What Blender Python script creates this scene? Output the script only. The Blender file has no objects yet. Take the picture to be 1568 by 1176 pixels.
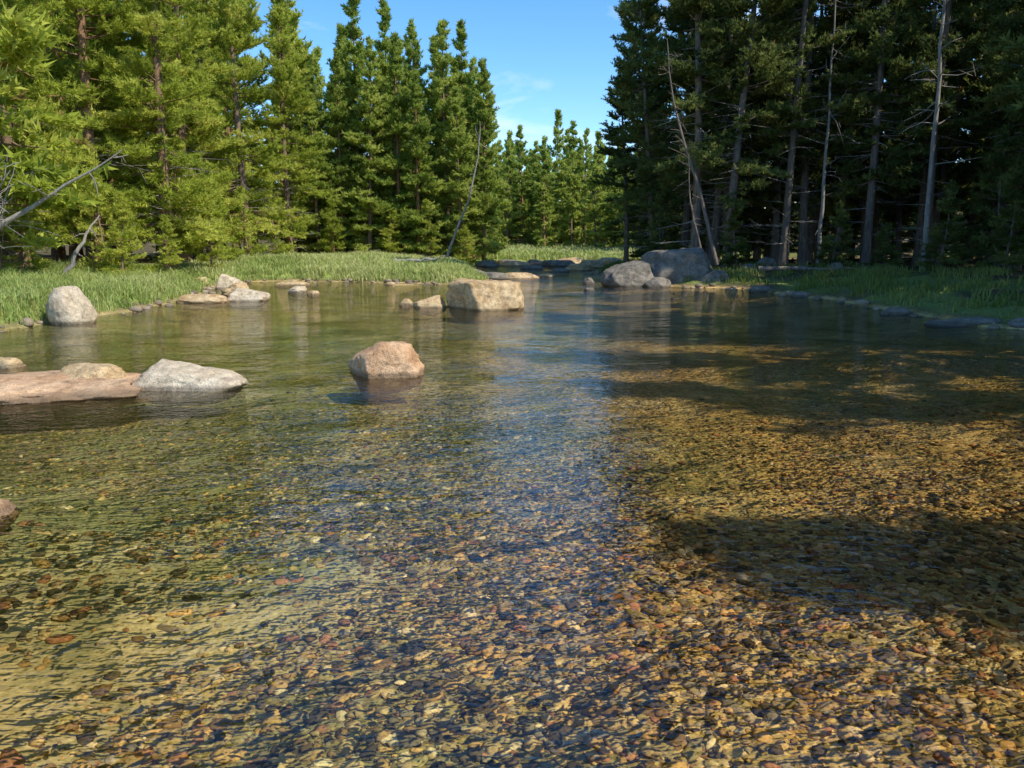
import bpy, math, random
import numpy as np
from mathutils import Vector, noise as mnoise

rng = np.random.default_rng(11)
random.seed(5)
scene = bpy.context.scene
COL = scene.collection

# ------------------------------------------------------------------ helpers
def mesh_from(name, V, F, mats, midx=None, col=None, smooth=False):
    V = np.asarray(V, dtype=np.float32); F = np.asarray(F, dtype=np.int32)
    me = bpy.data.meshes.new(name)
    k = F.shape[1]
    me.vertices.add(len(V)); me.vertices.foreach_set("co", V.ravel())
    me.loops.add(F.size); me.loops.foreach_set("vertex_index", F.ravel())
    me.polygons.add(len(F))
    me.polygons.foreach_set("loop_start", np.arange(len(F), dtype=np.int32) * k)
    for m in mats: me.materials.append(m)
    if midx is not None: me.polygons.foreach_set("material_index", np.asarray(midx, dtype=np.int32))
    if np.isscalar(smooth):
        me.polygons.foreach_set("use_smooth", np.full(len(F), bool(smooth)))
    else:
        me.polygons.foreach_set("use_smooth", np.asarray(smooth, dtype=bool))
    if col is not None:
        for an, arr in col.items():
            a = me.color_attributes.new(an, 'FLOAT_COLOR', 'POINT')
            c = np.ones((len(V), 4), dtype=np.float32); c[:, :3] = arr
            a.data.foreach_set("color", c.ravel())
    me.update(calc_edges=True)
    return me

def add_obj(name, me, loc=(0, 0, 0), rot=(0, 0, 0), scale=(1, 1, 1), parent=None):
    o = bpy.data.objects.new(name, me)
    o.location = loc; o.rotation_euler = rot; o.scale = scale
    if parent: o.parent = parent
    COL.objects.link(o)
    return o

def vnoise(x, y, seed=0):
    r = np.random.default_rng(seed + 1000).random((256, 256))
    xi = np.floor(x).astype(int); yi = np.floor(y).astype(int)
    fx = x - xi; fy = y - yi
    fx = fx * fx * (3 - 2 * fx); fy = fy * fy * (3 - 2 * fy)
    a = r[xi % 256, yi % 256]; b = r[(xi + 1) % 256, yi % 256]
    c = r[xi % 256, (yi + 1) % 256]; d = r[(xi + 1) % 256, (yi + 1) % 256]
    return (a * (1 - fx) + b * fx) * (1 - fy) + (c * (1 - fx) + d * fx) * fy

def sstep(a, b, x):
    t = np.clip((x - a) / (b - a), 0, 1); return t * t * (3 - 2 * t)

# ------------------------------------------------------------------ river shape
shore = [(12, -45), (10.8, 0), (10.3, 8), (9.7, 14), (8.8, 17.5), (8.9, 21.3), (8.6, 26), (7.2, 29), (4.6, 30.6),
         (4.2, 36), (4.6, 45), (6.5, 54), (13, 59), (30, 63), (70, 66), (70, 74), (30, 72), (12, 68), (3, 64.5), (-2.5, 59),
         (-2.8, 50), (-1.8, 42), (-1.2, 36), (-1.3, 32.4), (-2.6, 31.2), (-4.6, 32.0), (-7.3, 33.2), (-10.2, 33.6), (-11.4, 31),
         (-10.3, 27), (-9.1, 22), (-8.9, 18.5), (-9.2, 15.5), (-10.2, 12), (-11.5, 6), (-13, -45)]
P = np.array(shore, float)
for _ in range(2):
    Q = np.roll(P, -1, axis=0)
    P = np.stack([P * .75 + Q * .25, P * .25 + Q * .75], 1).reshape(-1, 2)
def sdist(x, y):
    """positive on land, negative in the river"""
    x = np.asarray(x, float).ravel(); y = np.asarray(y, float).ravel()
    d2 = np.full(x.shape, 1e18); inside = np.zeros(x.shape, bool)
    n = len(P)
    for i in range(n):
        ax, ay = P[i]; bx, by = P[(i + 1) % n]
        ex, ey = bx - ax, by - ay
        t = np.clip(((x - ax) * ex + (y - ay) * ey) / (ex * ex + ey * ey), 0, 1)
        d2 = np.minimum(d2, (x - ax - t * ex) ** 2 + (y - ay - t * ey) ** 2)
        c = ((ay > y) != (by > y))
        xc = ax + (y - ay) / (by - ay + 1e-12) * ex
        inside ^= c & (x < xc)
    s = np.sqrt(d2) * np.where(inside, -1, 1)
    nn = (vnoise(x * .9 + 50, y * .9 + 90, 1) - .5) * .8 + (vnoise(x * 3 + 50, y * 3 + 90, 2) - .5) * .35
    return s + nn * np.clip(1.5 - np.abs(s) * .3, 0, 1)

def height(x, y):
    x = np.asarray(x, float).ravel(); y = np.asarray(y, float).ravel()
    s = sdist(x, y)
    n1 = vnoise(x * .35 + 40, y * .35 + 70, 3); n2 = vnoise(x * 1.6 + 40, y * 1.6 + 70, 4); n3 = vnoise(x * 6 + 40, y * 6 + 70, 5)
    right = sstep(0, 6, x)
    h = (.02 + .26 * sstep(0, .9, s) * (1 - .35 * right) + .25 * sstep(.5, 7, s) + .25 * (n1 - .3) * sstep(1, 6, s)
         + .16 * (n2 - .5) * sstep(.6, 2, s) + .06 * (n3 - .5) * sstep(.2, 1, s))
    far = np.sqrt(x * x + y * y)
    h = h + 3.2 * sstep(70, 160, far) + .045 * np.clip(far - 150, 0, 400)
    w = -(.03 + .22 * sstep(0, 2.2, -s) + .12 * sstep(1.5, 7, -s)) + .14 * (n1 - .5) * sstep(.5, 3, -s) + .04 * (n2 - .5) * sstep(.3, 1, -s)
    def bar(cx, cy, rx, ry, top):
        g = np.exp(-(((x - cx) / rx) ** 2 + ((y - cy) / ry) ** 2) * 1.2)
        return g, top
    for cx, cy, rx, ry, top in [(-4.2, 30.6, 1.4, .35, .05), (-3.6, 4.3, 1.6, 1.3, -.09), (-2.3, 2.2, .8, .9, -.12), (5.5, 27.3, 2.2, .35, -.01), (6.8, 25.9, 1.5, .3, -.005),
                                (6, 12.2, 2.5, .5, -.09), (-7.5, 14, 1.6, 1.2, -.06)]:
        g, top = bar(cx, cy, rx, ry, top)
        w = w * (1 - g) + top * g
    return np.where(s > 0, h, w)

# ------------------------------------------------------------------ material helpers
def new_mat(name):
    m = bpy.data.materials.new(name); m.use_nodes = True
    nt = m.node_tree; nt.nodes.clear()
    return m, nt, nt.nodes, nt.links
def node(N, t, **kw):
    n = N.new(t)
    for k, v in kw.items():
        if hasattr(n, k): setattr(n, k, v)
    return n
def ramp(N, stops, interp='LINEAR'):
    r = N.new('ShaderNodeValToRGB'); cr = r.color_ramp; cr.interpolation = interp
    while len(cr.elements) < len(stops): cr.elements.new(.5)
    for e, (p, c) in zip(cr.elements, stops):
        e.position = p; e.color = (*c, 1) if len(c) == 3 else c
    return r
def noise(N, L, vec, scale, detail=4, rough=.55, dist=0):
    n = N.new('ShaderNodeTexNoise'); n.inputs['Scale'].default_value = scale; n.inputs['Detail'].default_value = detail
    n.inputs['Roughness'].default_value = rough; n.inputs['Distortion'].default_value = dist
    if vec is not None: L.new(vec, n.inputs['Vector'])
    return n
def mix(N, L, f, a, b, mode='MIX'):
    m = N.new('ShaderNodeMix'); m.data_type = 'RGBA'; m.blend_type = mode
    fi, ai, bi = m.inputs[0], m.inputs[6], m.inputs[7]
    for s, v in ((fi, f), (ai, a), (bi, b)):
        if isinstance(v, bpy.types.NodeSocket): L.new(v, s)
        elif isinstance(v, (int, float)): s.default_value = v
        else: s.default_value = (*v, 1)
    return m.outputs[2]
def math_n(N, L, op, a, b=None, clamp=False):
    m = N.new('ShaderNodeMath'); m.operation = op; m.use_clamp = clamp
    for i, v in enumerate((a, b)):
        if v is None: continue
        if isinstance(v, bpy.types.NodeSocket): L.new(v, m.inputs[i])
        else: m.inputs[i].default_value = v
    return m.outputs[0]

# ------------------------------------------------------------------ materials
def foliage_mat(name, dark, mid, light, tr=.45):
    m, nt, N, L = new_mat(name)
    at = node(N, 'ShaderNodeVertexColor'); at.layer_name = 'tint'
    sep = N.new('ShaderNodeSeparateColor'); L.new(at.outputs[0], sep.inputs[0])
    oi = N.new('ShaderNodeObjectInfo')
    f = math_n(N, L, 'MULTIPLY_ADD', oi.outputs['Random'], .36)
    f.node.inputs[2].default_value = -.18
    f2 = math_n(N, L, 'ADD', sep.outputs[0], f, True)
    r = ramp(N, [(0, dark), (.5, mid), (1, light)]); L.new(f2, r.inputs[0])
    c = mix(N, L, sep.outputs[1], r.outputs[0], (.24, .15, .06))
    p = N.new('ShaderNodeBsdfDiffuse'); L.new(c, p.inputs[0])
    t = N.new('ShaderNodeBsdfTranslucent'); L.new(c, t.inputs[0])
    ms = N.new('ShaderNodeMixShader'); ms.inputs[0].default_value = tr
    L.new(p.outputs[0], ms.inputs[1]); L.new(t.outputs[0], ms.inputs[2])
    o = N.new('ShaderNodeOutputMaterial'); L.new(ms.outputs[0], o.inputs[0])
    return m

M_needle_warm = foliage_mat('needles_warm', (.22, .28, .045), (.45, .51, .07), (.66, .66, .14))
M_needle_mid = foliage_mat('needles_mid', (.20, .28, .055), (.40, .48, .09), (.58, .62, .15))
M_needle_dark = foliage_mat('needles_dark', (.07, .10, .035), (.16, .20, .055), (.32, .36, .11))  # backlit right-hand trees: their shade is put into a darker needle colour
M_grass = foliage_mat('grass_blades', (.22, .31, .07), (.44, .52, .15), (.68, .68, .30))
M_grass_dark = foliage_mat('grass_blades_shade', (.10, .15, .03), (.20, .27, .06), (.36, .40, .12))  # darker copy of the grass, right bank's shadow painted into the blades

def bark_mat(name, a, b, c):
    m, nt, N, L = new_mat(name)
    tc = N.new('ShaderNodeTexCoord'); mp = N.new('ShaderNodeMapping'); mp.inputs['Scale'].default_value = (5, 5, 1.1)
    L.new(tc.outputs['Object'], mp.inputs[0])
    n = noise(N, L, mp.outputs[0], 2.2, 5, .65, .4)
    r = ramp(N, [(.28, a), (.52, b), (.75, c)]); L.new(n.outputs[0], r.inputs[0])
    oi = N.new('ShaderNodeObjectInfo')
    cc = mix(N, L, math_n(N, L, 'MULTIPLY', oi.outputs['Random'], .6), r.outputs[0], (.20, .17, .14))
    p = N.new('ShaderNodeBsdfDiffuse'); L.new(cc, p.inputs[0])
    bm = N.new('ShaderNodeBump'); bm.inputs['Strength'].default_value = .7; bm.inputs['Distance'].default_value = .05
    L.new(n.outputs[0], bm.inputs['Height']); L.new(bm.outputs[0], p.inputs['Normal'])
    o = N.new('ShaderNodeOutputMaterial'); L.new(p.outputs[0], o.inputs[0])
    return m
M_bark = bark_mat('bark_orange', (.10, .055, .03), (.36, .19, .10), (.52, .34, .20))
M_bark_grey = bark_mat('bark_grey', (.07, .055, .045), (.24, .19, .15), (.40, .33, .27))
M_dead = bark_mat('dead_wood', (.24, .21, .18), (.42, .38, .33), (.60, .56, .49))

def rock_mat(name, base, pale, stain, wetz=.07, blotch=.5):
    m, nt, N, L = new_mat(name)
    tc = N.new('ShaderNodeTexCoord'); ge = N.new('ShaderNodeNewGeometry')
    v = tc.outputs['Object']
    n1 = noise(N, L, v, 1.6, 5, .6, .3); n2 = noise(N, L, v, 7, 6, .7); n3 = noise(N, L, v, 70, 2, .7)
    n4 = noise(N, L, v, 2.6, 7, .7, .8)
    r1 = ramp(N, [(.36, base), (.62, pale)]); L.new(n1.outputs[0], r1.inputs[0])
    rs = ramp(N, [(.52, (0, 0, 0)), (.66, (1, 1, 1))]); L.new(n4.outputs[0], rs.inputs[0])
    c = mix(N, L, math_n(N, L, 'MULTIPLY', rs.outputs[0], blotch), r1.outputs[0], stain)
    r2 = ramp(N, [(.3, (.5, .46, .42)), (.55, (1, 1, 1)), (.8, (1.12, 1.1, 1.08))]); L.new(n2.outputs[0], r2.inputs[0])
    c = mix(N, L, .9, c, r2.outputs[0], 'MULTIPLY')
    r3 = ramp(N, [(.36, (.35, .33, .32)), (.46, (1, 1, 1)), (.62, (1, 1, 1)), (.72, (1.25, 1.2, 1.15))]); L.new(n3.outputs[0], r3.inputs[0])
    c = mix(N, L, .7, c, r3.outputs[0], 'MULTIPLY')
    sp = N.new('ShaderNodeSeparateXYZ'); L.new(ge.outputs['Position'], sp.inputs[0])
    zz = math_n(N, L, 'ADD', sp.outputs[2], math_n(N, L, 'MULTIPLY', n2.outputs[0], -.05))
    mr = N.new('ShaderNodeMapRange'); mr.inputs['From Min'].default_value = wetz - .05; mr.inputs['From Max'].default_value = wetz - .01
    mr.inputs['To Min'].default_value = 1; mr.inputs['To Max'].default_value = 0; L.new(zz, mr.inputs[0])
    c = mix(N, L, math_n(N, L, 'MULTIPLY', mr.outputs[0], .6), c, (.06, .042, .02))
    p = N.new('ShaderNodeBsdfPrincipled'); L.new(c, p.inputs['Base Color'])
    rr = N.new('ShaderNodeMapRange'); rr.inputs['To Min'].default_value = .9; rr.inputs['To Max'].default_value = .45
    p.inputs['Specular IOR Level'].default_value = .25
    L.new(mr.outputs[0], rr.inputs[0]); L.new(rr.outputs[0], p.inputs['Roughness'])
    bm = N.new('ShaderNodeBump'); bm.inputs['Strength'].default_value = .9; bm.inputs['Distance'].default_value = .06
    hh = math_n(N, L, 'ADD', n2.outputs[0], math_n(N, L, 'MULTIPLY', n3.outputs[0], .25))
    L.new(hh, bm.inputs['Height']); L.new(bm.outputs[0], p.inputs['Normal'])
    o = N.new('ShaderNodeOutputMaterial'); L.new(p.outputs[0], o.inputs[0])
    return m
M_rock_tan = rock_mat('granite_tan', (.58, .38, .18), (.78, .58, .33), (.26, .13, .06), .05, .6)
M_rock_pink = rock_mat('granite_pink', (.60, .34, .17), (.76, .50, .29), (.16, .10, .06), .06, .45)
M_rock_pale = rock_mat('granite_pale', (.66, .51, .33), (.80, .67, .48), (.30, .20, .12), .05, .4)
M_rock_grey = rock_mat('granite_grey', (.20, .175, .14), (.36, .31, .24), (.08, .07, .055), .07, .5)

def ground_mat():
    m, nt, N, L = new_mat('ground_surface')
    ge = N.new('ShaderNodeNewGeometry'); v = ge.outputs['Position']
    z = node(N, 'ShaderNodeVertexColor'); z.layer_name = 'zone'
    sz = N.new('ShaderNodeSeparateColor'); L.new(z.outputs[0], sz.inputs[0])
    bc = node(N, 'ShaderNodeVertexColor'); bc.layer_name = 'bedcol'
    mp = N.new('ShaderNodeMapping'); mp.inputs['Scale'].default_value = (1, 1.25, 1); L.new(v, mp.inputs[0])
    nd = noise(N, L, v, 9, 2)
    vadd = N.new('ShaderNodeVectorMath'); vadd.operation = 'MULTIPLY_ADD'; L.new(nd.outputs['Color'], vadd.inputs[0])
    vadd.inputs[1].default_value = (.05, .05, .05); L.new(mp.outputs[0], vadd.inputs[2])
    vo = N.new('ShaderNodeTexVoronoi'); vo.inputs['Scale'].default_value = 22; L.new(vadd.outputs[0], vo.inputs['Vector'])
    vo2 = N.new('ShaderNodeTexVoronoi'); vo2.inputs['Scale'].default_value = 65; L.new(vadd.outputs[0], vo2.inputs['Vector'])
    s1 = N.new('ShaderNodeSeparateColor'); L.new(vo.outputs['Color'], s1.inputs[0])
    s2 = N.new('ShaderNodeSeparateColor'); L.new(vo2.outputs['Color'], s2.inputs[0])
    pal = [(0, (.18, .17, .15)), (.15, (.45, .38, .3)), (.35, (.85, .8, .65)), (.5, (1.1, .95, .65)), (.62, (.5, .4, .3)), (.75, (1.0, .97, .9)), (.86, (.7, .5, .35)), (.94, (1.5, 1.4, 1.3))]
    g1 = ramp(N, pal, 'CONSTANT'); L.new(s1.outputs[0], g1.inputs[0])
    g2 = ramp(N, pal, 'CONSTANT'); L.new(s2.outputs[0], g2.inputs[0])
    gr = mix(N, L, .5, g1.outputs[0], g2.outputs[0])
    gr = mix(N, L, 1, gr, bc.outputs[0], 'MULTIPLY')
    ns = noise(N, L, v, 30, 5, .7)
    rs = ramp(N, [(.3, (.6, .56, .5)), (.6, (1, 1, 1)), (.8, (1.2, 1.18, 1.1))]); L.new(ns.outputs[0], rs.inputs[0])
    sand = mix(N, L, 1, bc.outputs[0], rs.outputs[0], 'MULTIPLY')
    nb = noise(N, L, v, 1.1, 5, .65)
    sm = math_n(N, L, 'ADD', sz.outputs[2], math_n(N, L, 'MULTIPLY', math_n(N, L, 'SUBTRACT', nb.outputs[0], .5), 1.6))
    rm = ramp(N, [(.42, (0, 0, 0)), (.6, (1, 1, 1))]); L.new(sm, rm.inputs[0])
    bed = mix(N, L, rm.outputs[0], gr, sand)
    na = noise(N, L, v, .8, 6, .7, .5); rna = ramp(N, [(.48, (0, 0, 0)), (.62, (1, 1, 1))]); L.new(na.outputs[0], rna.inputs[0])
    bed = mix(N, L, math_n(N, L, 'MULTIPLY', rna.outputs[0], .6), bed, (.13, .13, .045))
    nl = noise(N, L, v, 1.4, 6, .7); nl2 = noise(N, L, v, 14, 5, .7)
    rl = ramp(N, [(.3, (.05, .035, .022)), (.5, (.13, .09, .055)), (.68, (.24, .18, .11))]); L.new(nl2.outputs[0], rl.inputs[0])
    ra = ramp(N, [(.45, (0, 0, 0)), (.62, (1, 1, 1))]); L.new(nl.outputs[0], ra.inputs[0])
    litter = mix(N, L, math_n(N, L, 'MULTIPLY', ra.outputs[0], .6), rl.outputs[0], (.07, .10, .025))
    rg = ramp(N, [(.3, (.16, .17, .05)), (.55, (.27, .34, .08)), (.75, (.40, .42, .14))]); L.new(nl2.outputs[0], rg.inputs[0])
    land = mix(N, L, sz.outputs[1], litter, rg.outputs[0])
    c = mix(N, L, sz.outputs[0], land, bed)
    p = N.new('ShaderNodeBsdfDiffuse'); L.new(c, p.inputs[0])
    bm = N.new('ShaderNodeBump'); bm.inputs['Strength'].default_value = .5; bm.inputs['Distance'].default_value = .03
    hh = math_n(N, L, 'MULTIPLY_ADD', vo.outputs['Distance'], -1.0); L.new(nl2.outputs[0], hh.node.inputs[2])
    L.new(hh, bm.inputs['Height']); L.new(bm.outputs[0], p.inputs['Normal'])
    o = N.new('ShaderNodeOutputMaterial'); L.new(p.outputs[0], o.inputs[0])
    return m
M_ground = ground_mat()

def pebble_mat():
    m, nt, N, L = new_mat('pebble_stone')
    ge = N.new('ShaderNodeNewGeometry')
    at = node(N, 'ShaderNodeVertexColor'); at.layer_name = 'tint'
    n = noise(N, L, ge.outputs['Position'], 60, 3, .7)
    r = ramp(N, [(.3, (.5, .48, .45)), (.55, (1, 1, 1)), (.75, (1.35, 1.3, 1.2))]); L.new(n.outputs[0], r.inputs[0])
    c = mix(N, L, 1, at.outputs[0], r.outputs[0], 'MULTIPLY')
    p = N.new('ShaderNodeBsdfDiffuse'); L.new(c, p.inputs[0])
    o = N.new('ShaderNodeOutputMaterial'); L.new(p.outputs[0], o.inputs[0])
    return m
M_pebble = pebble_mat()

def water_mat():
    m, nt, N, L = new_mat('river_water')
    ge = N.new('ShaderNodeNewGeometry'); v = ge.outputs['Position']
    mp = N.new('ShaderNodeMapping'); mp.inputs['Scale'].default_value = (1, 1.7, 1); mp.inputs['Rotation'].default_value = (0, 0, .2); L.new(v, mp.inputs[0])
    a = noise(N, L, mp.outputs[0], 1.1, 2, .5, .6); b = noise(N, L, mp.outputs[0], 4.5, 2, .55, .9); c = noise(N, L, mp.outputs[0], 17, 1, .5, .6)
    k = noise(N, L, v, .45, 3)
    kr = N.new('ShaderNodeMapRange'); kr.inputs['From Min'].default_value = .38; kr.inputs['From Max'].default_value = .62
    kr.inputs['To Min'].default_value = .45; kr.inputs['To Max'].default_value = 1.6; L.new(k.outputs[0], kr.inputs[0])
    h = math_n(N, L, 'MULTIPLY', a.outputs[0], .022)
    h2 = math_n(N, L, 'MULTIPLY', b.outputs[0], .011)
    h3 = math_n(N, L, 'MULTIPLY', c.outputs[0], .0042)
    h23 = math_n(N, L, 'MULTIPLY', math_n(N, L, 'ADD', h2, h3), kr.outputs[0])
    hh = math_n(N, L, 'ADD', h, h23)
    bm = N.new('ShaderNodeBump'); bm.inputs['Strength'].default_value = 1; bm.inputs['Distance'].default_value = 1
    L.new(hh, bm.inputs['Height'])
    fr = N.new('ShaderNodeFresnel'); fr.inputs['IOR'].default_value = 1.53; L.new(bm.outputs[0], fr.inputs['Normal'])
    g = N.new('ShaderNodeBsdfGlossy'); g.inputs['Roughness'].default_value = .012; L.new(bm.outputs[0], g.inputs['Normal'])
    t = N.new('ShaderNodeBsdfTransparent'); t.inputs[0].default_value = (.935, .945, .84, 1)
    ms = N.new('ShaderNodeMixShader'); L.new(fr.outputs[0], ms.inputs[0]); L.new(t.outputs[0], ms.inputs[1]); L.new(g.outputs[0], ms.inputs[2])
    o = N.new('ShaderNodeOutputMaterial'); L.new(ms.outputs[0], o.inputs[0])
    return m
M_water = water_mat()

# ------------------------------------------------------------------ ground sheet
def axis(lo, hi, flo, fhi, step, grow=1.12):
    a = list(np.arange(flo, fhi + 1e-6, step)); s = step; x = a[-1]
    while x < hi: s *= grow; x += s; a.append(x)
    s = step; x = a[0]; b = []
    while x > lo: s *= grow; x -= s; b.append(x)
    return np.array(b[::-1] + a)
ax = axis(-900, 900, -13, 12, .16); ay = axis(-300, 1400, 1.5, 35, .16, 1.05)
X, Y = np.meshgrid(ax, ay)
xs, ys = X.ravel(), Y.ravel()
S = sdist(xs, ys); Z = height(xs, ys)
nx, ny = len(ax), len(ay)
I = np.arange(nx * ny).reshape(ny, nx)
F = np.stack([I[:-1, :-1].ravel(), I[:-1, 1:].ravel(), I[1:, 1:].ravel(), I[1:, :-1].ravel()], 1)
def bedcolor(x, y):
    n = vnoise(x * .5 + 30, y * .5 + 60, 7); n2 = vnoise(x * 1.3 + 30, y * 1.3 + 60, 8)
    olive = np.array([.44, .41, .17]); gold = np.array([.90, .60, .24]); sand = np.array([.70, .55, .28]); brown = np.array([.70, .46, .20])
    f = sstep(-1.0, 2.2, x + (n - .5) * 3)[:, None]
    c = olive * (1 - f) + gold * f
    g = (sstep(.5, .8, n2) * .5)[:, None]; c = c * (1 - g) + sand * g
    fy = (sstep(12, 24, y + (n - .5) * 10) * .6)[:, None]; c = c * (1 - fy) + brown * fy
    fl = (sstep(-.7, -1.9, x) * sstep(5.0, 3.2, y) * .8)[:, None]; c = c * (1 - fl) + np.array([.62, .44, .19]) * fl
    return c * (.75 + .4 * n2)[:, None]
def sandy(x, y):
    n = vnoise(x * .7 + 10, y * .7 + 20, 9)
    s = .22 + .25 * sstep(10, 20, y) + .42 * sstep(-.7, -1.7, x + (n - .5) * 1.6) * sstep(6.5, 4, y) + .25 * sstep(-.5, -3, x) + .12 * sstep(.8, 2, x)
    return np.clip(s, 0, 1)
zone = np.zeros((len(xs), 3))
zone[:, 0] = 1 - sstep(.0, .35, S)
ng = vnoise(xs * .4 + 10, ys * .4 + 33, 12)
grassm = sstep(.1, .6, S) * (1 - sstep(5, 9, S + (ng - .5) * 5))
grassm *= np.where(xs > 3, .6 * sstep(.45, .7, ng + .12), 1)
grassm *= (np.hypot(xs, ys) < 110)
zone[:, 1] = grassm; zone[:, 2] = sandy(xs, ys)
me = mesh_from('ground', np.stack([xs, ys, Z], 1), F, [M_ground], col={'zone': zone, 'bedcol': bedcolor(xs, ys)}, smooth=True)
add_obj('ground', me)

wv = [(-15, -60, 0), (72, -60, 0), (72, 80, 0), (-15, 80, 0)]
add_obj('river_water', mesh_from('river_water', wv, [(0, 1, 2, 3)], [M_water]))

# ------------------------------------------------------------------ pebbles
def ico(sub):
    import bmesh
    bm = bmesh.new(); bmesh.ops.create_icosphere(bm, subdivisions=sub, radius=1)
    V = np.array([v.co[:] for v in bm.verts]); F = np.array([[v.index for v in f.verts] for f in bm.faces]); bm.free()
    return V, F
PAL = np.array([(.52, .41, .25), (.54, .37, .18), (.24, .165, .10), (.31, .28, .235), (.10, .082, .068), (.38, .20, .13), (.68, .59, .46), (.33, .29, .15), (.18, .15, .12), (.48, .37, .24)])
PW = np.array([.14, .13, .15, .13, .13, .07, .06, .08, .08, .03]); PW /= PW.sum()
def pebbles(n, ylo, yhi, smin, smax, sub, seed, fade=None):
    r = np.random.default_rng(seed)
    y = ylo + (yhi - ylo) * r.random(n * 4) ** .85
    x = (r.random(n * 4) * 2 - 1) * (y * .68 + .7)
    pr = np.clip(sandy(x, y) * 1.5 - .30 + (vnoise(x * 1.1, y * 1.1 + 5, 21) - .5) * 1.3, .05, .93)
    if fade is not None: pr = 1 - (1 - pr) * sstep(fade[1], fade[0], y)
    keep = (sdist(x, y) < -.1) & (r.random(len(x)) > pr)
    x, y = x[keep][:n], y[keep][:n]; n = len(x)
    z = height(x, y)
    V0, F0 = ico(sub)
    nv = len(V0)
    sz = smin + (smax - smin) * r.random(n) ** 2.5
    sc = np.stack([sz * (.8 + .6 * r.random(n)), sz * (.55 + .4 * r.random(n)), sz * (.2 + .22 * r.random(n))], 1)
    D = V0[None] * (1 + .55 * (r.random((n, nv)) - .5))[:, :, None] * sc[:, None, :]
    a = r.random(n) * 6.283; ca, sa = np.cos(a)[:, None], np.sin(a)[:, None]
    tx = (r.random(n) - .5)[:, None] * .6
    Dz = D[:, :, 2] + tx * D[:, :, 0]
    Vx = D[:, :, 0] * ca - D[:, :, 1] * sa + x[:, None]; Vy = D[:, :, 0] * sa + D[:, :, 1] * ca + y[:, None]
    Vz = Dz + (z + sc[:, 2] * .15)[:, None]
    V = np.stack([Vx, Vy, Vz], 2).reshape(-1, 3)
    F = (F0[None] + (np.arange(n) * nv)[:, None, None]).reshape(-1, 3)
    c = PAL[r.choice(len(PAL), n, p=PW)] * (.65 + .6 * r.random(n))[:, None]
    sl = (sandy(x, y) > .8) & (x < -.8)
    c[sl] *= .7
    tone = bedcolor(x, y); tone = tone / tone.mean(1, keepdims=True)
    c = c * (.4 + .6 * tone)
    c = np.repeat(c, nv, axis=0)
    return V, F, c
pb = bpy.data.objects.new('river_pebbles', None); COL.objects.link(pb)
for nm, a in (('near_pebbles', (14000, 1.3, 5.5, .009, .053, 2, 1)), ('mid_pebbles', (12000, 4.8, 14, .012, .050, 1, 2, (5.0, 11)))):
    V, F, c = pebbles(*a)
    add_obj(nm, mesh_from(nm, V, F, [M_pebble], col={'tint': c}, smooth=True), parent=pb)

# ------------------------------------------------------------------ rocks
def rock(name, cx, cy, w, d, h, mat, seed, nplanes=11, planes=None, zb=None, sub=5, rough=.045, rot=0):
    r = np.random.default_rng(seed)
    V, F = ico(sub)
    N_ = []
    if planes is None:
        for i in range(nplanes):
            q = r.normal(size=3); q[2] = abs(q[2]) * .8; q /= np.linalg.norm(q); N_.append((*q, .66 + .26 * r.random()))
        N_.append((0, 0, 1, .8))
    else:
        for p in planes:
            q = np.array(p[:3], float); q /= np.linalg.norm(q); N_.append((*q, p[3]))
    N_ = np.array(N_)
    dots = V @ N_[:, :3].T
    rr = np.where(dots > .05, N_[:, 3][None] / np.maximum(dots, .05), 9.0)
    rr = np.concatenate([rr, np.ones((len(V), 1))], 1)
    kk = 38.0
    R = -np.log(np.exp(-kk * rr).sum(1)) / kk
    for i, v in enumerate(V):
        p = Vector(v) * 1.7 + Vector((seed * 3.1, seed, 0))
        R[i] *= 1 + rough * 1.6 * mnoise.noise(p) + rough * 1.2 * mnoise.noise(p * 3.1) + rough * .7 * mnoise.noise(p * 8)
    W = V * R[:, None]
    lo, hi = W.min(0), W.max(0)
    W = (W - (lo + hi) / 2) / (hi - lo)
    base = .35 * h + .12
    W = W * np.array([w, d, (h + base)]) + np.array([0, 0, (h + base) / 2 - base])
    me = mesh_from(name, W, F, [mat], smooth=True)
    z0 = 0 if zb is None else zb
    return add_obj(name, me, (cx, cy, z0), (0, 0, rot))
rock('river_boulder', -.68, 19.75, 1.98, 1.45, .72, M_rock_tan, 3,
     planes=[(.06, -.06, 1, .60), (-1, -.55, -.05, .42), (.30, -1, .38, .62), (1, -.1, .10, .84), (0, 1, .2, .7), (-.75, -.2, .8, .72), (.55, -.6, .9, .76), (-1, .3, .1, .86)], rough=.05)
rock('river_boulder', -1.57, 9.8, .98, .76, .41, M_rock_pink, 8,
     planes=[(.1, 0, 1, .80), (-1, -.5, .0, .60), (.25, -1, .22, .66), (1, -.2, .45, .76), (0, 1, .3, .75), (-.75, -.1, .75, .64), (.5, -.3, .8, .80), (-.1, -.9, .7, .76)], rough=.055)
rock('granite_slab', -5.35, 8.6, 2.9, 1.5, .17, M_rock_pink, 14, nplanes=9, rough=.09, rot=.08)
rock('granite_slab', -3.72, 8.95, 1.5, .75, .28, M_rock_pale, 19,
     planes=[(.5, -.1, 1, .52), (-1, -.2, .5, .62), (.1, -1, .4, .6), (0, 1, .3, .7), (-.3, -.5, .9, .62), (.9, .5, .5, .9)], rough=.05, rot=-.12)
rock('granite_slab', -4.78, 8.95, .95, .7, .25, M_rock_tan, 23, rough=.06)
rock('river_rock', -3.2, 4.62, .42, .34, .09, M_rock_pink, 24)
rock('river_rock', -6.6, 10.4, .5, .4, .12, M_rock_tan, 27)
rock('bank_boulder', -8.85, 16.2, .9, .85, .74, M_rock_pale, 31, nplanes=6, rough=.04)
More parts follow.
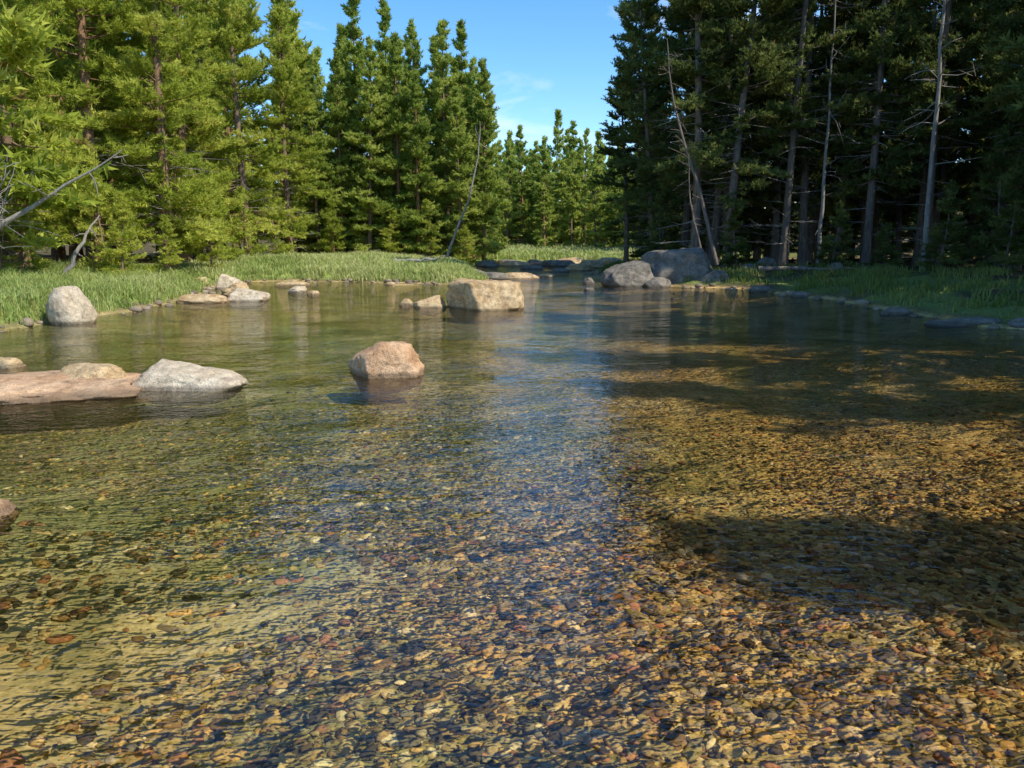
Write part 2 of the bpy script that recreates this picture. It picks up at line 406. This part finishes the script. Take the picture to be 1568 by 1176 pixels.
rock('bank_rock', -7.35, 22.4, 1.25, .8, .36, M_rock_pale, 35,
     planes=[(.35, 0, 1, .55), (-1, -.2, .4, .66), (.1, -1, .4, .6), (0, 1, .3, .7), (-.3, -.5, .9, .66)])
rock('bank_rock', -8.4, 21.8, 1.5, .9, .22, M_rock_tan, 36)
rock('bank_rock', -8.3, 24.6, 1.1, .8, .26, M_rock_tan, 37, rough=.07)
rock('bank_rock', -10.0, 28.6, 1.0, .7, .50, M_rock_pale, 38, planes=[(.5, -.1, 1, .55), (-1, -.2, .3, .66), (.1, -1, .4, .6), (0, 1, .3, .7), (.8, -.5, .5, .7)])
rock('bank_rock', -11.2, 29.2, .6, .5, .38, M_rock_tan, 39, rough=.07)
rock('bank_rock', -9.2, 27.2, .8, .6, .26, M_rock_tan, 40)
rock('river_rock', -7.0, 26.3, .6, .45, .20, M_rock_pale, 41)
rock('river_rock', -6.2, 25.2, .42, .35, .12, M_rock_tan, 42)
rock('river_rock', -8.3, 30.6, 1.4, .6, .14, M_rock_tan, 43)
rock('river_rock', -2.05, 20.1, .85, .6, .30, M_rock_tan, 44,
     planes=[(-.45, 0, 1, .55), (1, -.2, .4, .7), (.1, -1, .4, .62), (0, 1, .3, .7), (.1, -.5, .9, .6)])
rock('river_rock', -2.75, 21.0, .38, .3, .15, M_rock_tan, 45)
rock('river_rock', -4.6, 30.6, .5, .3, .12, M_rock_tan, 46)
rock('shore_boulder', 4.35, 30.3, 2.1, 1.5, .92, M_rock_grey, 51,
     planes=[(-.45, -.2, 1, .6), (-1, -.3, .4, .8), (.1, -1, .35, .66), (1, 0, .3, .8), (0, 1, .3, .8), (0, -.6, .8, .72)])
rock('shore_boulder', 6.35, 31.2, 3.0, 2.2, 1.42, M_rock_grey, 52,
     planes=[(-.1, -.05, 1, .62), (-.9, -.4, .35, .72), (.1, -1, .35, .66), (1, -.2, .4, .78), (0, 1, .3, .8), (.2, -.6, .8, .74)])
rock('shore_boulder', 7.5, 30.0, 1.2, 1.0, .6, M_rock_grey, 53)
rock('shore_boulder', 5.3, 29.5, 1.0, .8, .35, M_rock_grey, 54)
rock('river_rock', 3.0, 31.6, .5, .4, .25, M_rock_grey, 55)
rock('river_rock', 2.6, 27.2, .4, .3, .1, M_rock_grey, 56)
for i, (x, y, w, d, h) in enumerate([(-.9, 35.6, 1.6, 1.2, .45), (.3, 36.4, 1.9, 1.2, .38), (-1.9, 37.8, 1.5, 1.2, .6), (1.6, 38.0, 1.0, .8, .22), (2.6, 44, 1.2, .9, .3), (3.9, 47, 1.8, 1.1, .55),
        (1.2, 49, 1.5, 1, .35), (5.2, 52, 2, 1.4, .7), (3.2, 55, 2.6, 1.5, .6), (.2, 56, 2.2, 1.3, .5), (-1.6, 54, 1.6, 1.1, .6), (6.8, 57, 2.4, 1.6, .8), (1.8, 60, 2, 1.3, .5), (4.4, 61, 2.5, 1.3, .7), (-.3, 60.5, 1.8, 1, .5)]):
    rock('river_rock', x, y, w, d, h * .7, M_rock_tan if i % 2 else M_rock_grey, 60 + i, sub=4)
for i, (x, y, w, d, h) in enumerate([(9.1, 15.9, 1.9, .8, .14), (10.2, 15.2, 1.6, .9, .2), (8.7, 18.2, .7, .5, .15), (8.2, 26.6, .8, .5, .2), (8.6, 24.0, .6, .5, .16), (9.6, 33.0, .9, .7, .75), (11.3, 31.5, .8, .6, .7), (10.6, 34, 1.2, .8, 1.0), (13.2, 33, .7, .6, .8)]):
    rock('shore_rock', x, y, w, d, h, M_rock_grey, 90 + i, sub=4)
def stones():
    r = np.random.default_rng(77); Vs = []; Fs = []; Cs = []; off = 0; V0, F0 = ico(2)
    x = r.uniform(-12, 10, 60000); y = r.uniform(12, 45, 60000); s = sdist(x, y)
    k = (np.abs(s + .05) < .28); x, y = x[k][:500], y[k][:500]; z = height(x, y)
    for i in range(len(x)):
        q = .04 + .14 * r.random() ** 3; sc = q * np.array([1, .8, .55])
        W = V0 * (1 + .3 * (r.random((len(V0), 1)) - .5)) * sc
        a = r.random() * 6.28; R = np.array([[math.cos(a), -math.sin(a), 0], [math.sin(a), math.cos(a), 0], [0, 0, 1]])
        Vs.append(W @ R.T + [x[i], y[i], z[i] + sc[2] * .3]); Fs.append(F0 + off); off += len(V0)
        Cs.append(np.tile(np.array((.42, .33, .23)) * (.4 + .6 * r.random()), (len(V0), 1)))
    add_obj('shore_stones', mesh_from('shore_stones', np.concatenate(Vs), np.concatenate(Fs), [M_pebble], col={'tint': np.concatenate(Cs)}, smooth=True))
stones()

# ------------------------------------------------------------------ trees
def tube(Pp, R, k):
    Pp = np.asarray(Pp, float); n = len(Pp)
    T = np.gradient(Pp, axis=0); T /= np.linalg.norm(T, axis=1, keepdims=True) + 1e-9
    ref = np.array([0, 0, 1.0]) if abs(T[0, 2]) < .8 else np.array([1.0, 0, 0])
    A = np.cross(T, ref); A /= np.linalg.norm(A, axis=1, keepdims=True); B = np.cross(T, A)
    th = np.arange(k) / k * 2 * np.pi
    V = Pp[:, None] + np.asarray(R)[:, None, None] * (np.cos(th)[None, :, None] * A[:, None] + np.sin(th)[None, :, None] * B[:, None])
    V = V.reshape(-1, 3); F = []
    for i in range(n - 1):
        for j in range(k):
            a, b = i * k + j, i * k + (j + 1) % k
            F += [(a, b, b + k), (a, b + k, a + k)]
    return V, np.array(F)

def make_tree(name, h, cb, rmax, seed, nbr, needle, bark, r0=.2, bare=20, top_sharp=.75, blades=10, gap=.0, wob=.15, blade_len=.2, dens=1.0, bw=.12, sp=.105):
    r = np.random.default_rng(seed)
    Vs, Fs, Ms, Ts, off = [], [], [], [], 0
    def push(V, F, mi, T):
        nonlocal off
        Vs.append(V); Fs.append(F + off); Ms.append(np.full(len(F), mi)); Ts.append(T if T is not None else np.zeros((len(V), 3))); off += len(V)
    tt = np.linspace(0, 1, 16)
    ph = r.random(4) * 6.28
    px = wob * h * .06 * (np.sin(tt * 3 + ph[0]) - np.sin(ph[0])); py = wob * h * .06 * (np.sin(tt * 2.5 + ph[1]) - np.sin(ph[1]))
    TP = np.stack([px, py, tt * h - .3], 1)
    TR = r0 * ((1 - tt) ** .8 * .96 + .04) * (1 + .45 * np.exp(-tt * 30))
    V, F = tube(TP, TR, 9); push(V, F, 0, None)
    C, D, T = [], [], []
    gaps = [(r.random() * 6.28, r.random()) for _ in range(7)]
    for i in range(nbr + bare):
        isbare = i >= nbr
        s = r.random() ** .85
        if isbare: t = .06 + r.random() * (cb + .15)
        else:
            wh = 26; s = (np.floor(s * wh) + .5 + r.normal() * .45) / wh; s = min(max(s, 0), .985)
            t = cb + (1 - cb) * s
        az = r.random() * 6.283
        base = np.array([np.interp(t, tt, px), np.interp(t, tt, py), t * h - .3])
        if isbare:
            Lb = rmax * (.25 + .6 * r.random()); el = r.uniform(-.35, .25)
        else:
            prof = (1 - s) ** top_sharp * (.62 + .38 * min(1, s * 5)) + .05
            Lb = rmax * prof * r.uniform(.5, 1.2)
            for ga, gs in gaps:
                if abs(((az - ga + 3.14) % 6.283) - 3.14) < .7 and abs(s - gs) < .12: Lb *= 1 - gap
            el = -.12 + 1.0 * s ** 1.4 + r.normal() * .18
        m = 6; f = np.linspace(0, 1, m)
        els = el + (.6 * f ** 2 - .15) * (0 if isbare else 1)
        azs = az + r.normal() * .25 * f
        stp = np.stack([np.cos(azs) * np.cos(els), np.sin(azs) * np.cos(els), np.sin(els)], 1) * Lb / (m - 1)
        BP = base + np.concatenate([[[0, 0, 0]], np.cumsum(stp[:-1], 0)])
        br = (.012 + .012 * Lb) * (.7 if isbare else 1)
        V, F = tube(BP, br * (1 - .8 * f), 3); push(V, F, 1 if isbare else 0, None)
        if isbare:
            for _ in range(2):
                j = r.integers(1, 5); q = r.normal(size=3); q[2] *= .4; q = q / np.linalg.norm(q) * Lb * .3
                V, F = tube([BP[j], BP[j] + q * .5, BP[j] + q], [br * .5, br * .35, br * .12], 3); push(V, F, 1, None)
            continue
        bt = np.clip(r.normal(.5, .24), 0, 1)
        nt_ = int(Lb * 5.5 * dens) + 3
        for q in range(nt_):
            ff = .22 + .78 * (q + r.random()) / nt_
            p = np.array([np.interp(ff, f, BP[:, k]) for k in range(3)])
            sgn = 1 if q % 2 else -1
            a2 = az + sgn * r.uniform(.5, 1.15); e2 = el + r.uniform(-.1, .65)
            dd = np.array([math.cos(a2) * math.cos(e2), math.sin(a2) * math.cos(e2), math.sin(e2)])
            tl = (.18 + .36 * Lb * (1 - ff) + .1 * Lb * ff) * r.uniform(.6, 1.2)
            nn = max(2, int(tl / sp)); g = np.linspace(.3, 1, nn)[:, None]
            C.append(p + dd * tl * g + r.normal(size=(nn, 3)) * .03); D.append(np.tile(dd + [0, 0, .35], (nn, 1)))
            T.append(np.stack([np.clip(bt + r.normal(size=nn) * .1 + .12 * (g[:, 0] - .6), 0, 1), (r.random(nn) < .02) * .9], 1))
        nn = int(Lb * 6) + 2; g = np.linspace(.55, 1.0, nn)
        C.append(np.stack([np.interp(g, f, BP[:, k]) for k in range(3)], 1)); D.append(np.tile(stp[-1] / (np.linalg.norm(stp[-1]) + 1e-9) + [0, 0, .3], (nn, 1)))
        T.append(np.stack([np.full(nn, min(1, bt + .1)), np.zeros(nn)], 1))
    nn = 14; C.append(np.stack([np.full(nn, px[-1]), np.full(nn, py[-1]), h - .3 - np.linspace(-.15, 1.3, nn)], 1)); D.append(np.tile([0, 0, 1.0], (nn, 1))); T.append(np.tile([.7, 0], (nn, 1)))
    C = np.concatenate(C); D = np.concatenate(D); T = np.concatenate(T)
    n = len(C); K = blades
    dr = D[:, None] * .75 + r.normal(size=(n, K, 3)) * .6
    dr /= np.linalg.norm(dr, axis=2, keepdims=True)
    sd = np.cross(dr, r.normal(size=(n, K, 3))); sd /= np.linalg.norm(sd, axis=2, keepdims=True) + 1e-9
    ln = blade_len * (.65 + .6 * r.random((n, K, 1))); wd = blade_len * bw * (.7 + .6 * r.random((n, K, 1)))
    c0 = C[:, None] + r.normal(size=(n, K, 3)) * .02
    tri = np.stack([c0 - sd * wd, c0 + sd * wd, c0 + dr * ln], 2).reshape(-1, 3)
    FF = np.arange(len(tri)).reshape(-1, 3)
    tc = np.zeros((len(tri), 3)); tc[:, :2] = np.repeat(T, K * 3, axis=0)
    push(tri, FF, 2, tc)
    V = np.concatenate(Vs); F = np.concatenate(Fs); M = np.concatenate(Ms); T = np.concatenate(Ts)
    return mesh_from(name, V, F, [bark, M_dead, needle], midx=M, col={'tint': T}, smooth=(M < 2))

LO = dict(blades=5, bw=.2, blade_len=.32, dens=.55, sp=.19)
full = [make_tree('full_pine', 18, .10, 2.9, 100 + i, 200, M_needle_warm, M_bark, r0=.24, bare=30, gap=.7, blades=9, top_sharp=.6, bw=.12, blade_len=.19) for i in range(4)]
full_lo = [make_tree('full_pine_back', 18, .08, 2.9, 150 + i, 150, M_needle_warm, M_bark, r0=.24, bare=4, gap=.5, top_sharp=.6, **LO) for i in range(2)]
spire = [make_tree('spire_pine', 16, .04, 2.2, 200 + i, 200, M_needle_mid, M_bark, r0=.17, bare=8, gap=.35, blades=6, top_sharp=.66, bw=.17, blade_len=.24) for i in range(4)]
spire_lo = [make_tree('spire_pine_back', 16, .04, 2.15, 250 + i, 140, M_needle_mid, M_bark, r0=.17, bare=0, gap=.35, top_sharp=.66, **LO) for i in range(2)]
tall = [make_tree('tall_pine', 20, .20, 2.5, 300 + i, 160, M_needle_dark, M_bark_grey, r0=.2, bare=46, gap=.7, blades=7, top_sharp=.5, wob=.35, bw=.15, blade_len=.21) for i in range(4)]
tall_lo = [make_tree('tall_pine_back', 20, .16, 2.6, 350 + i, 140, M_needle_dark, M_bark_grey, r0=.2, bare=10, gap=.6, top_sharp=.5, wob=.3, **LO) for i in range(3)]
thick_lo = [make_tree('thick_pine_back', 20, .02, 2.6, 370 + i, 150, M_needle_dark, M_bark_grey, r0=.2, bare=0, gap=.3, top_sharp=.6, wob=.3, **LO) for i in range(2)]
young = [make_tree('young_pine', 5, .05, 1.15, 400 + i, 75, M_needle_warm, M_bark, r0=.06, bare=4, blades=9, blade_len=.15, wob=.5) for i in range(2)]
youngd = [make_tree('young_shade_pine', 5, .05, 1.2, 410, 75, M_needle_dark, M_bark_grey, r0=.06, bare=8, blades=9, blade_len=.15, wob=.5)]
distant = [make_tree('distant_pine', 16, .05, 2.2, 500 + i, 100, M_needle_mid, M_bark, r0=.17, bare=0, gap=.4, blades=4, top_sharp=.66, bw=.24, blade_len=.42, dens=.5, sp=.24) for i in range(3)]

placed = []
def put(kind, x, y, h=None, name='pine_tree', parent=None, lean=None):
    me = kind[random.randrange(len(kind))]
    H = 20 if me.name.startswith('thick') else {'f': 18, 's': 16, 't': 20, 'y': 5, 'd': 16}[me.name[0]]
    s = (h or H * random.uniform(.85, 1.1)) / H
    z = float(height([x], [y])[0])
    sx = s ** .6 * random.uniform(.9, 1.12)
    placed.append((x, y))
    l = lean or (random.gauss(0, .02), random.gauss(0, .02))
    return add_obj(name, me, (x, y, z - .05), (l[0], l[1], random.uniform(0, 6.28)), (sx, sx, s), parent)

def fill(kind, cond, xr, yr, mind, tries, hr, name='pine_tree', parent=None, sdmin=2.0, cap=999):
    xs_ = np.random.default_rng(len(placed)).uniform(*xr, tries); ys_ = np.random.default_rng(len(placed) + 7).uniform(*yr, tries)
    sds = sdist(xs_, ys_); c = 0
    for x, y, s_ in zip(xs_, ys_, sds):
        if s_ < sdmin or not cond(x, y): continue
        if any((x - a) ** 2 + (y - b) ** 2 < mind * mind for a, b in placed): continue
        put(kind, x, y, random.uniform(*hr), name=name, parent=parent); c += 1
        if c >= cap: break

# left bank
for x, y, h in [(-15.2, 30, 17.5), (-13.3, 31.5, 16), (-15.6, 26, 18), (-17.8, 24, 17), (-14.8, 37, 19), (-13.9, 43, 17.5), (-15.7, 50, 18.5), (-18.5, 29, 18), (-13.2, 48.5, 15), (-17.5, 34, 19), (-20, 21, 18), (-16.6, 45, 19), (-16.5, 40, 18)]:
    put(full, x, y, h)
fill(full_lo, lambda x, y: x < -14.5 and x > -.70 * y - 4, (-45, -14), (16, 60), 3.2, 900, (15, 20), cap=36)
# middle group
for x, y, h in [(-13.6, 56, 13.4), (-12.0, 58, 15.6), (-10.4, 56.5, 18.0), (-8.7, 57.5, 17.2), (-7.6, 55.5, 14.5), (-6.7, 57, 15.9), (-5.6, 58.5, 15.2), (-4.4, 57, 16.0), (-3.3, 58, 16.3), (-2.0, 57, 13.9), (-9.5, 54.5, 14.0), (-11.3, 55, 13.5), (-3.4, 55.5, 11.5), (-12.8, 54, 10.5), (-6.2, 54.6, 12)]:
    put(spire, x, y, h, lean=(0, 0))
fill(spire_lo, lambda x, y: x < -2.2 and x > -18, (-18, -2), (59, 70), 2.6, 300, (13, 16), cap=18)
# right bank
for x, y, h in [(8.1, 36.2, 20), (9.2, 34.8, 18), (7.3, 42, 15.5), (8.0, 46, 17), (7.0, 50, 11.5), (10.5, 39.5, 21), (9.3, 38, 20), (12.0, 36.0, 21), (13.6, 38, 22), (15.4, 35.5, 20), (17.8, 35, 21), (20.4, 33, 20), (19.2, 29.8, 19), (18.0, 27.0, 20), (21, 26, 20), (8.6, 41, 20), (11, 44, 20), (17.0, 24.2, 18)]:
    put(tall, x, y, h)
for x, y, h in [(14.0, -2.1, 16.3), (13.3, .1, 15), (12.8, 5.2, 15), (12.8, 8.4, 17), (13.4, 10.6, 16), (14.0, 13, 18), (13.2, 15.8, 17), (14.8, 18, 18), (16, 21.5, 18), (17, 10.5, 19), (17.8, 16, 19)]:
    put(tall_lo, x, y, h)
fill(tall_lo, lambda x, y: (y > 34 or x > .66 * y + 4) and x < .72 * y + 14, (8.5, 42), (9, 52), 2.8, 1800, (17, 22), cap=75)
fill(thick_lo, lambda x, y: x < .75 * y + 6, (9, 48), (46, 58.5), 2.2, 900, (9, 17), cap=36, sdmin=1.2)
fill(thick_lo, lambda x, y: x > 8, (8, 60), (70, 82), 2.6, 500, (13, 18), cap=26, sdmin=1.2)
# young trees
for x, y, h in [(-13.2, 27.5, 3), (-14.2, 28.5, 4.5), (-12.6, 29.5, 2.4), (-12.4, 33.5, 4), (-16, 23.5, 4), (-13, 36.5, 4.5), (-12.9, 40, 3.6), (-12.9, 45, 5), (-11.5, 52.5, 4), (-8, 53.5, 3.4), (-5.5, 54, 4.2), (-14.6, 24.3, 2.2), (-13.6, 33, 5.5), (-3, 53.8, 2.6)]:
    put(young, x, y, h, name='young_pine_tree')
for x, y, h in [(16.6, 27.5, 4), (18.3, 30.5, 5.5), (13.4, 34.2, 3), (6.8, 37.5, 3), (15.8, 30.2, 3.4), (19.5, 27, 5), (9.5, 34.2, 2.6), (7.0, 39.4, 4.5), (14.6, 32.0, 2)]:
    put(youngd, x, y, h, name='young_pine_tree')
# distant forest
df = bpy.data.objects.new('distant_pine_forest', None); COL.objects.link(df)
for x, y, h in [(-1.6, 94, 13), (1.3, 95, 14.6), (2.7, 97, 13.2), (4.8, 94, 16.2), (6.4, 99, 14.5), (7.0, 95, 15), (8.3, 94, 14.2), (-.2, 97, 12), (3.6, 92, 10.5), (10, 96, 14)]:
    put(spire_lo, x, y, h - 1, name='tree', parent=df)
fill(distant, lambda x, y: abs(x - 3) < 16, (-14, 22), (84, 125), 2.8, 900, (10, 13), name='tree', parent=df, cap=90)
fill(distant, lambda x, y: abs(x) < y * .75, (-150, 150), (130, 220), 7, 600, (10, 14), name='tree', parent=df, cap=80)

# dead snags and fallen wood
def snag(name, pts, r0, seed, nb=10, bl=1.0, mat=None):
    r = np.random.default_rng(seed); pts = np.array(pts, float)
    f = np.linspace(0, 1, 14); ff = np.linspace(0, 1, len(pts))
    BP = np.stack([np.interp(f, ff, pts[:, k]) for k in range(3)], 1)
    for _ in range(2): BP[1:-1] = BP[:-2] * .25 + BP[1:-1] * .5 + BP[2:] * .25
    BP[1:-1] += r.normal(size=(12, 3)) * r0 * .25
    Vs, Fs, off = [], [], 0
    V, F = tube(BP, r0 * (1 - .85 * f), 8); Vs.append(V); Fs.append(F); off = len(V)
    for i in range(nb):
        t = r.uniform(.25, .97); p = np.array([np.interp(t, f, BP[:, k]) for k in range(3)])
        q = r.normal(size=3); q[2] = q[2] * .5 + .15; q /= np.linalg.norm(q); L = bl * r.uniform(.3, 1)
        bend = r.normal(size=3) * .2 * L
        V, F = tube([p, p + q * L * .4, p + q * L * .75 + bend * .5, p + q * L + bend], np.array([1, .75, .5, .15]) * r0 * .16 * (1.1 - t * .5) + .005, 4)
        Vs.append(V); Fs.append(F + off); off += len(V)
        for _ in range(2):
            g = r.normal(size=3); g /= np.linalg.norm(g); pp = p + q * L * r.uniform(.4, .8)
            V, F = tube([pp, pp + g * L * .2, pp + g * L * .35], np.array([.010, .007, .003]), 3); Vs.append(V); Fs.append(F + off); off += len(V)
    add_obj(name, mesh_from(name, np.concatenate(Vs), np.concatenate(Fs), [mat or M_dead], smooth=True))
snag('dead_leaning_tree', [(-14.6, 21.2, 1.2), (-13.2, 21.6, 2.2), (-11.9, 21.9, 3.0), (-10.3, 22.0, 4.0)], .10, 1, 9, .8)
snag('dead_leaning_tree', [(-14.4, 22, .4), (-13.9, 22, 1.6), (-13.4, 22.3, 3.6)], .07, 2, 26, 1.6)
snag('dead_leaning_tree', [(-14.2, 20.6, .3), (-13.8, 20.8, 1.8), (-12.7, 21.0, 3.4)], .06, 12, 26, 1.5)
snag('dead_leaning_tree', [(-13.4, 24, .3), (-12.8, 24, 1.4), (-12.3, 24.5, 2.4)], .10, 3, 4, .6)
snag('dead_leaning_tree', [(-4.2, 52, .5), (-3.5, 52, 2.5), (-2.6, 52, 4.5), (-2.0, 52, 7.6), (-2.0, 52, 9)], .10, 4, 10, .9)
snag('dead_leaning_tree', [(8.2, 32.5, .7), (7.4, 33, 4), (6.4, 33.5, 7), (6.1, 33.5, 9.5)], .09, 5, 22, .9, M_bark_grey)
snag('dead_leaning_tree', [(7.6, 32.0, .7), (7.0, 32.3, 3), (6.9, 32.5, 5)], .05, 6, 12, .7, M_bark_grey)
snag('dead_standing_tree', [(16.6, 32.8, .4), (16.6, 32.8, 6), (16.5, 32.8, 11), (16.6, 32.8, 16)], .12, 7, 42, 1.7)
snag('dead_standing_tree', [(13.2, 35.2, .4), (13.3, 35.2, 6), (13.2, 35.2, 14)], .10, 13, 34, 1.4)
snag('fallen_log', [(-5.4, 37.5, .75), (-4.2, 37, .72), (-3.0, 36.6, 1.0)], .13, 9, 4, .6)
snag('fallen_log', [(9.5, 31.3, .6), (12.2, 30.8, .62), (14.2, 31.0, .62)], .10, 10, 5, .6, M_bark_grey)

# ------------------------------------------------------------------ grass
def grass(n, xr, yr, smin, smax, hr, seed, cond=None, wmul=1, thr=.62):
    r = np.random.default_rng(seed)
    x = r.uniform(*xr, n); y = r.uniform(*yr, n); s = sdist(x, y)
    cl = vnoise(x * 1.3 + 20, y * 1.3 + 20, 31); cl2 = vnoise(x * 5 + 20, y * 5 + 20, 32)
    k = (s > smin) & (s < smax + (cl - .5) * 3) & (cl2 + cl > thr)
    if cond is not None: k &= cond(x, y)
    x, y, cl, cl2, s = x[k], y[k], cl[k], cl2[k], s[k]; n = len(x); z = height(x, y) - .02
    H = r.uniform(*hr, n) * (.3 + .8 * cl + .6 * cl2) * (.6 + .4 * np.clip(s, 0, 1)); a = r.random(n) * 6.283; ln = H * r.uniform(.1, .85, n)
    dx, dy = np.cos(a), np.sin(a); w = r.uniform(.006, .014, n) * wmul
    B = np.stack([x, y, z], 1); sx = np.stack([-dy, dx, 0 * dx], 1) * w[:, None]; ld = np.stack([dx, dy, 0 * dx], 1)
    Mi = B + ld * (ln * .3)[:, None] + np.array([0, 0, 1]) * (H * .6)[:, None]; Ti = B + ld * ln[:, None] + np.array([0, 0, 1]) * (H * (1 - .15))[:, None]
    V = np.stack([B - sx, B + sx, Mi + sx * .8, Mi - sx * .8, Ti], 1).reshape(-1, 3)
    o = (np.arange(n) * 5)[:, None]
    F = np.concatenate([o + [0, 1, 2], o + [0, 2, 3], o + [3, 2, 4]], 0)
    lowf = vnoise(x * .45 + 3, y * .45 + 9, 35)
    T = np.zeros((n, 3)); T[:, 0] = np.clip(.05 + .4 * cl + .55 * lowf + r.normal(size=n) * .18, 0, 1); T[:, 1] = (r.random(n) < .10) * .7
    return V, F, np.repeat(T, 5, axis=0)
parts = [grass(105000, (-19, -8.3), (11, 31), .12, 6, (.16, .44), 1, lambda x, y: x > -.7 * y - 3, 1.2, .72),
         grass(95000, (-14, -.8), (30, 56), .1, 22, (.2, .44), 2, lambda x, y: (y > 31), 1.9, .68),
         grass(40000, (7, 22), (14, 34), .4, 7, (.12, .32), 3, None, 1.5, 1.08),
         grass(30000, (-6, 22), (62, 92), .3, 26, (.3, .6), 4, None, 4.5),
         grass(10000, (3.5, 9), (30, 58), .3, 3.5, (.2, .4), 5, None, 2)]
gp = bpy.data.objects.new('bank_grass', None); COL.objects.link(gp)
for i, (V, F, T) in enumerate(parts):
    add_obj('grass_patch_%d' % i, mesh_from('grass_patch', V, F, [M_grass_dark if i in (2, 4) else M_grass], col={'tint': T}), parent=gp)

# ------------------------------------------------------------------ light
az_v = Vector((.88, -.47)); az_v.normalize(); el = math.radians(50)
sd = Vector((az_v.x * math.cos(el), az_v.y * math.cos(el), math.sin(el)))
sun = bpy.data.lights.new('sun', 'SUN'); sun.energy = 5.0; sun.angle = math.radians(.5); sun.color = (1, .95, .85)
so = bpy.data.objects.new('sun', sun); so.rotation_euler = sd.to_track_quat('Z', 'Y').to_euler(); so.location = (30, -10, 40); COL.objects.link(so)
w = bpy.data.worlds.new('World'); scene.world = w; w.use_nodes = True; nt = w.node_tree; N = nt.nodes; L = nt.links; N.clear()
sky = N.new('ShaderNodeTexSky'); sky.sky_type = 'NISHITA'; sky.sun_disc = False; sky.sun_elevation = el; sky.sun_rotation = math.atan2(az_v.x, az_v.y)
sky.air_density = 1.0; sky.dust_density = .1; sky.ozone_density = 3.5; sky.altitude = 600
hs = N.new('ShaderNodeHueSaturation'); hs.inputs['Saturation'].default_value = 1.25; hs.inputs['Value'].default_value = 1.6; L.new(sky.outputs[0], hs.inputs['Color'])
tc = N.new('ShaderNodeTexCoord'); mp = N.new('ShaderNodeMapping'); mp.inputs['Scale'].default_value = (1, 1, 3.2); mp.inputs['Location'].default_value = (1.35, 2.2, .35)
L.new(tc.outputs['Generated'], mp.inputs[0])
n1 = noise(N, L, mp.outputs[0], 3.4, 7, .6, .5)
r1 = ramp(N, [(.57, (0, 0, 0)), (.8, (1, 1, 1))]); L.new(n1.outputs[0], r1.inputs[0])
c = mix(N, L, math_n(N, L, 'MULTIPLY', r1.outputs[0], .8), hs.outputs[0], (8, 8.2, 8.5))
bg = N.new('ShaderNodeBackground'); bg.inputs['Strength'].default_value = .15; L.new(c, bg.inputs[0])
o = N.new('ShaderNodeOutputWorld'); L.new(bg.outputs[0], o.inputs[0])

# ------------------------------------------------------------------ camera
cam = bpy.data.cameras.new('camera'); cam.sensor_width = 36; cam.lens = 28.27; cam.clip_end = 3000; cam.clip_start = .05
co = bpy.data.objects.new('camera', cam); co.location = (0, 0, 1.6); co.rotation_euler = (math.radians(80), 0, 0); COL.objects.link(co); scene.camera = co
scene.view_settings.view_transform = 'Standard'; scene.view_settings.look = 'None'; scene.view_settings.exposure = 0
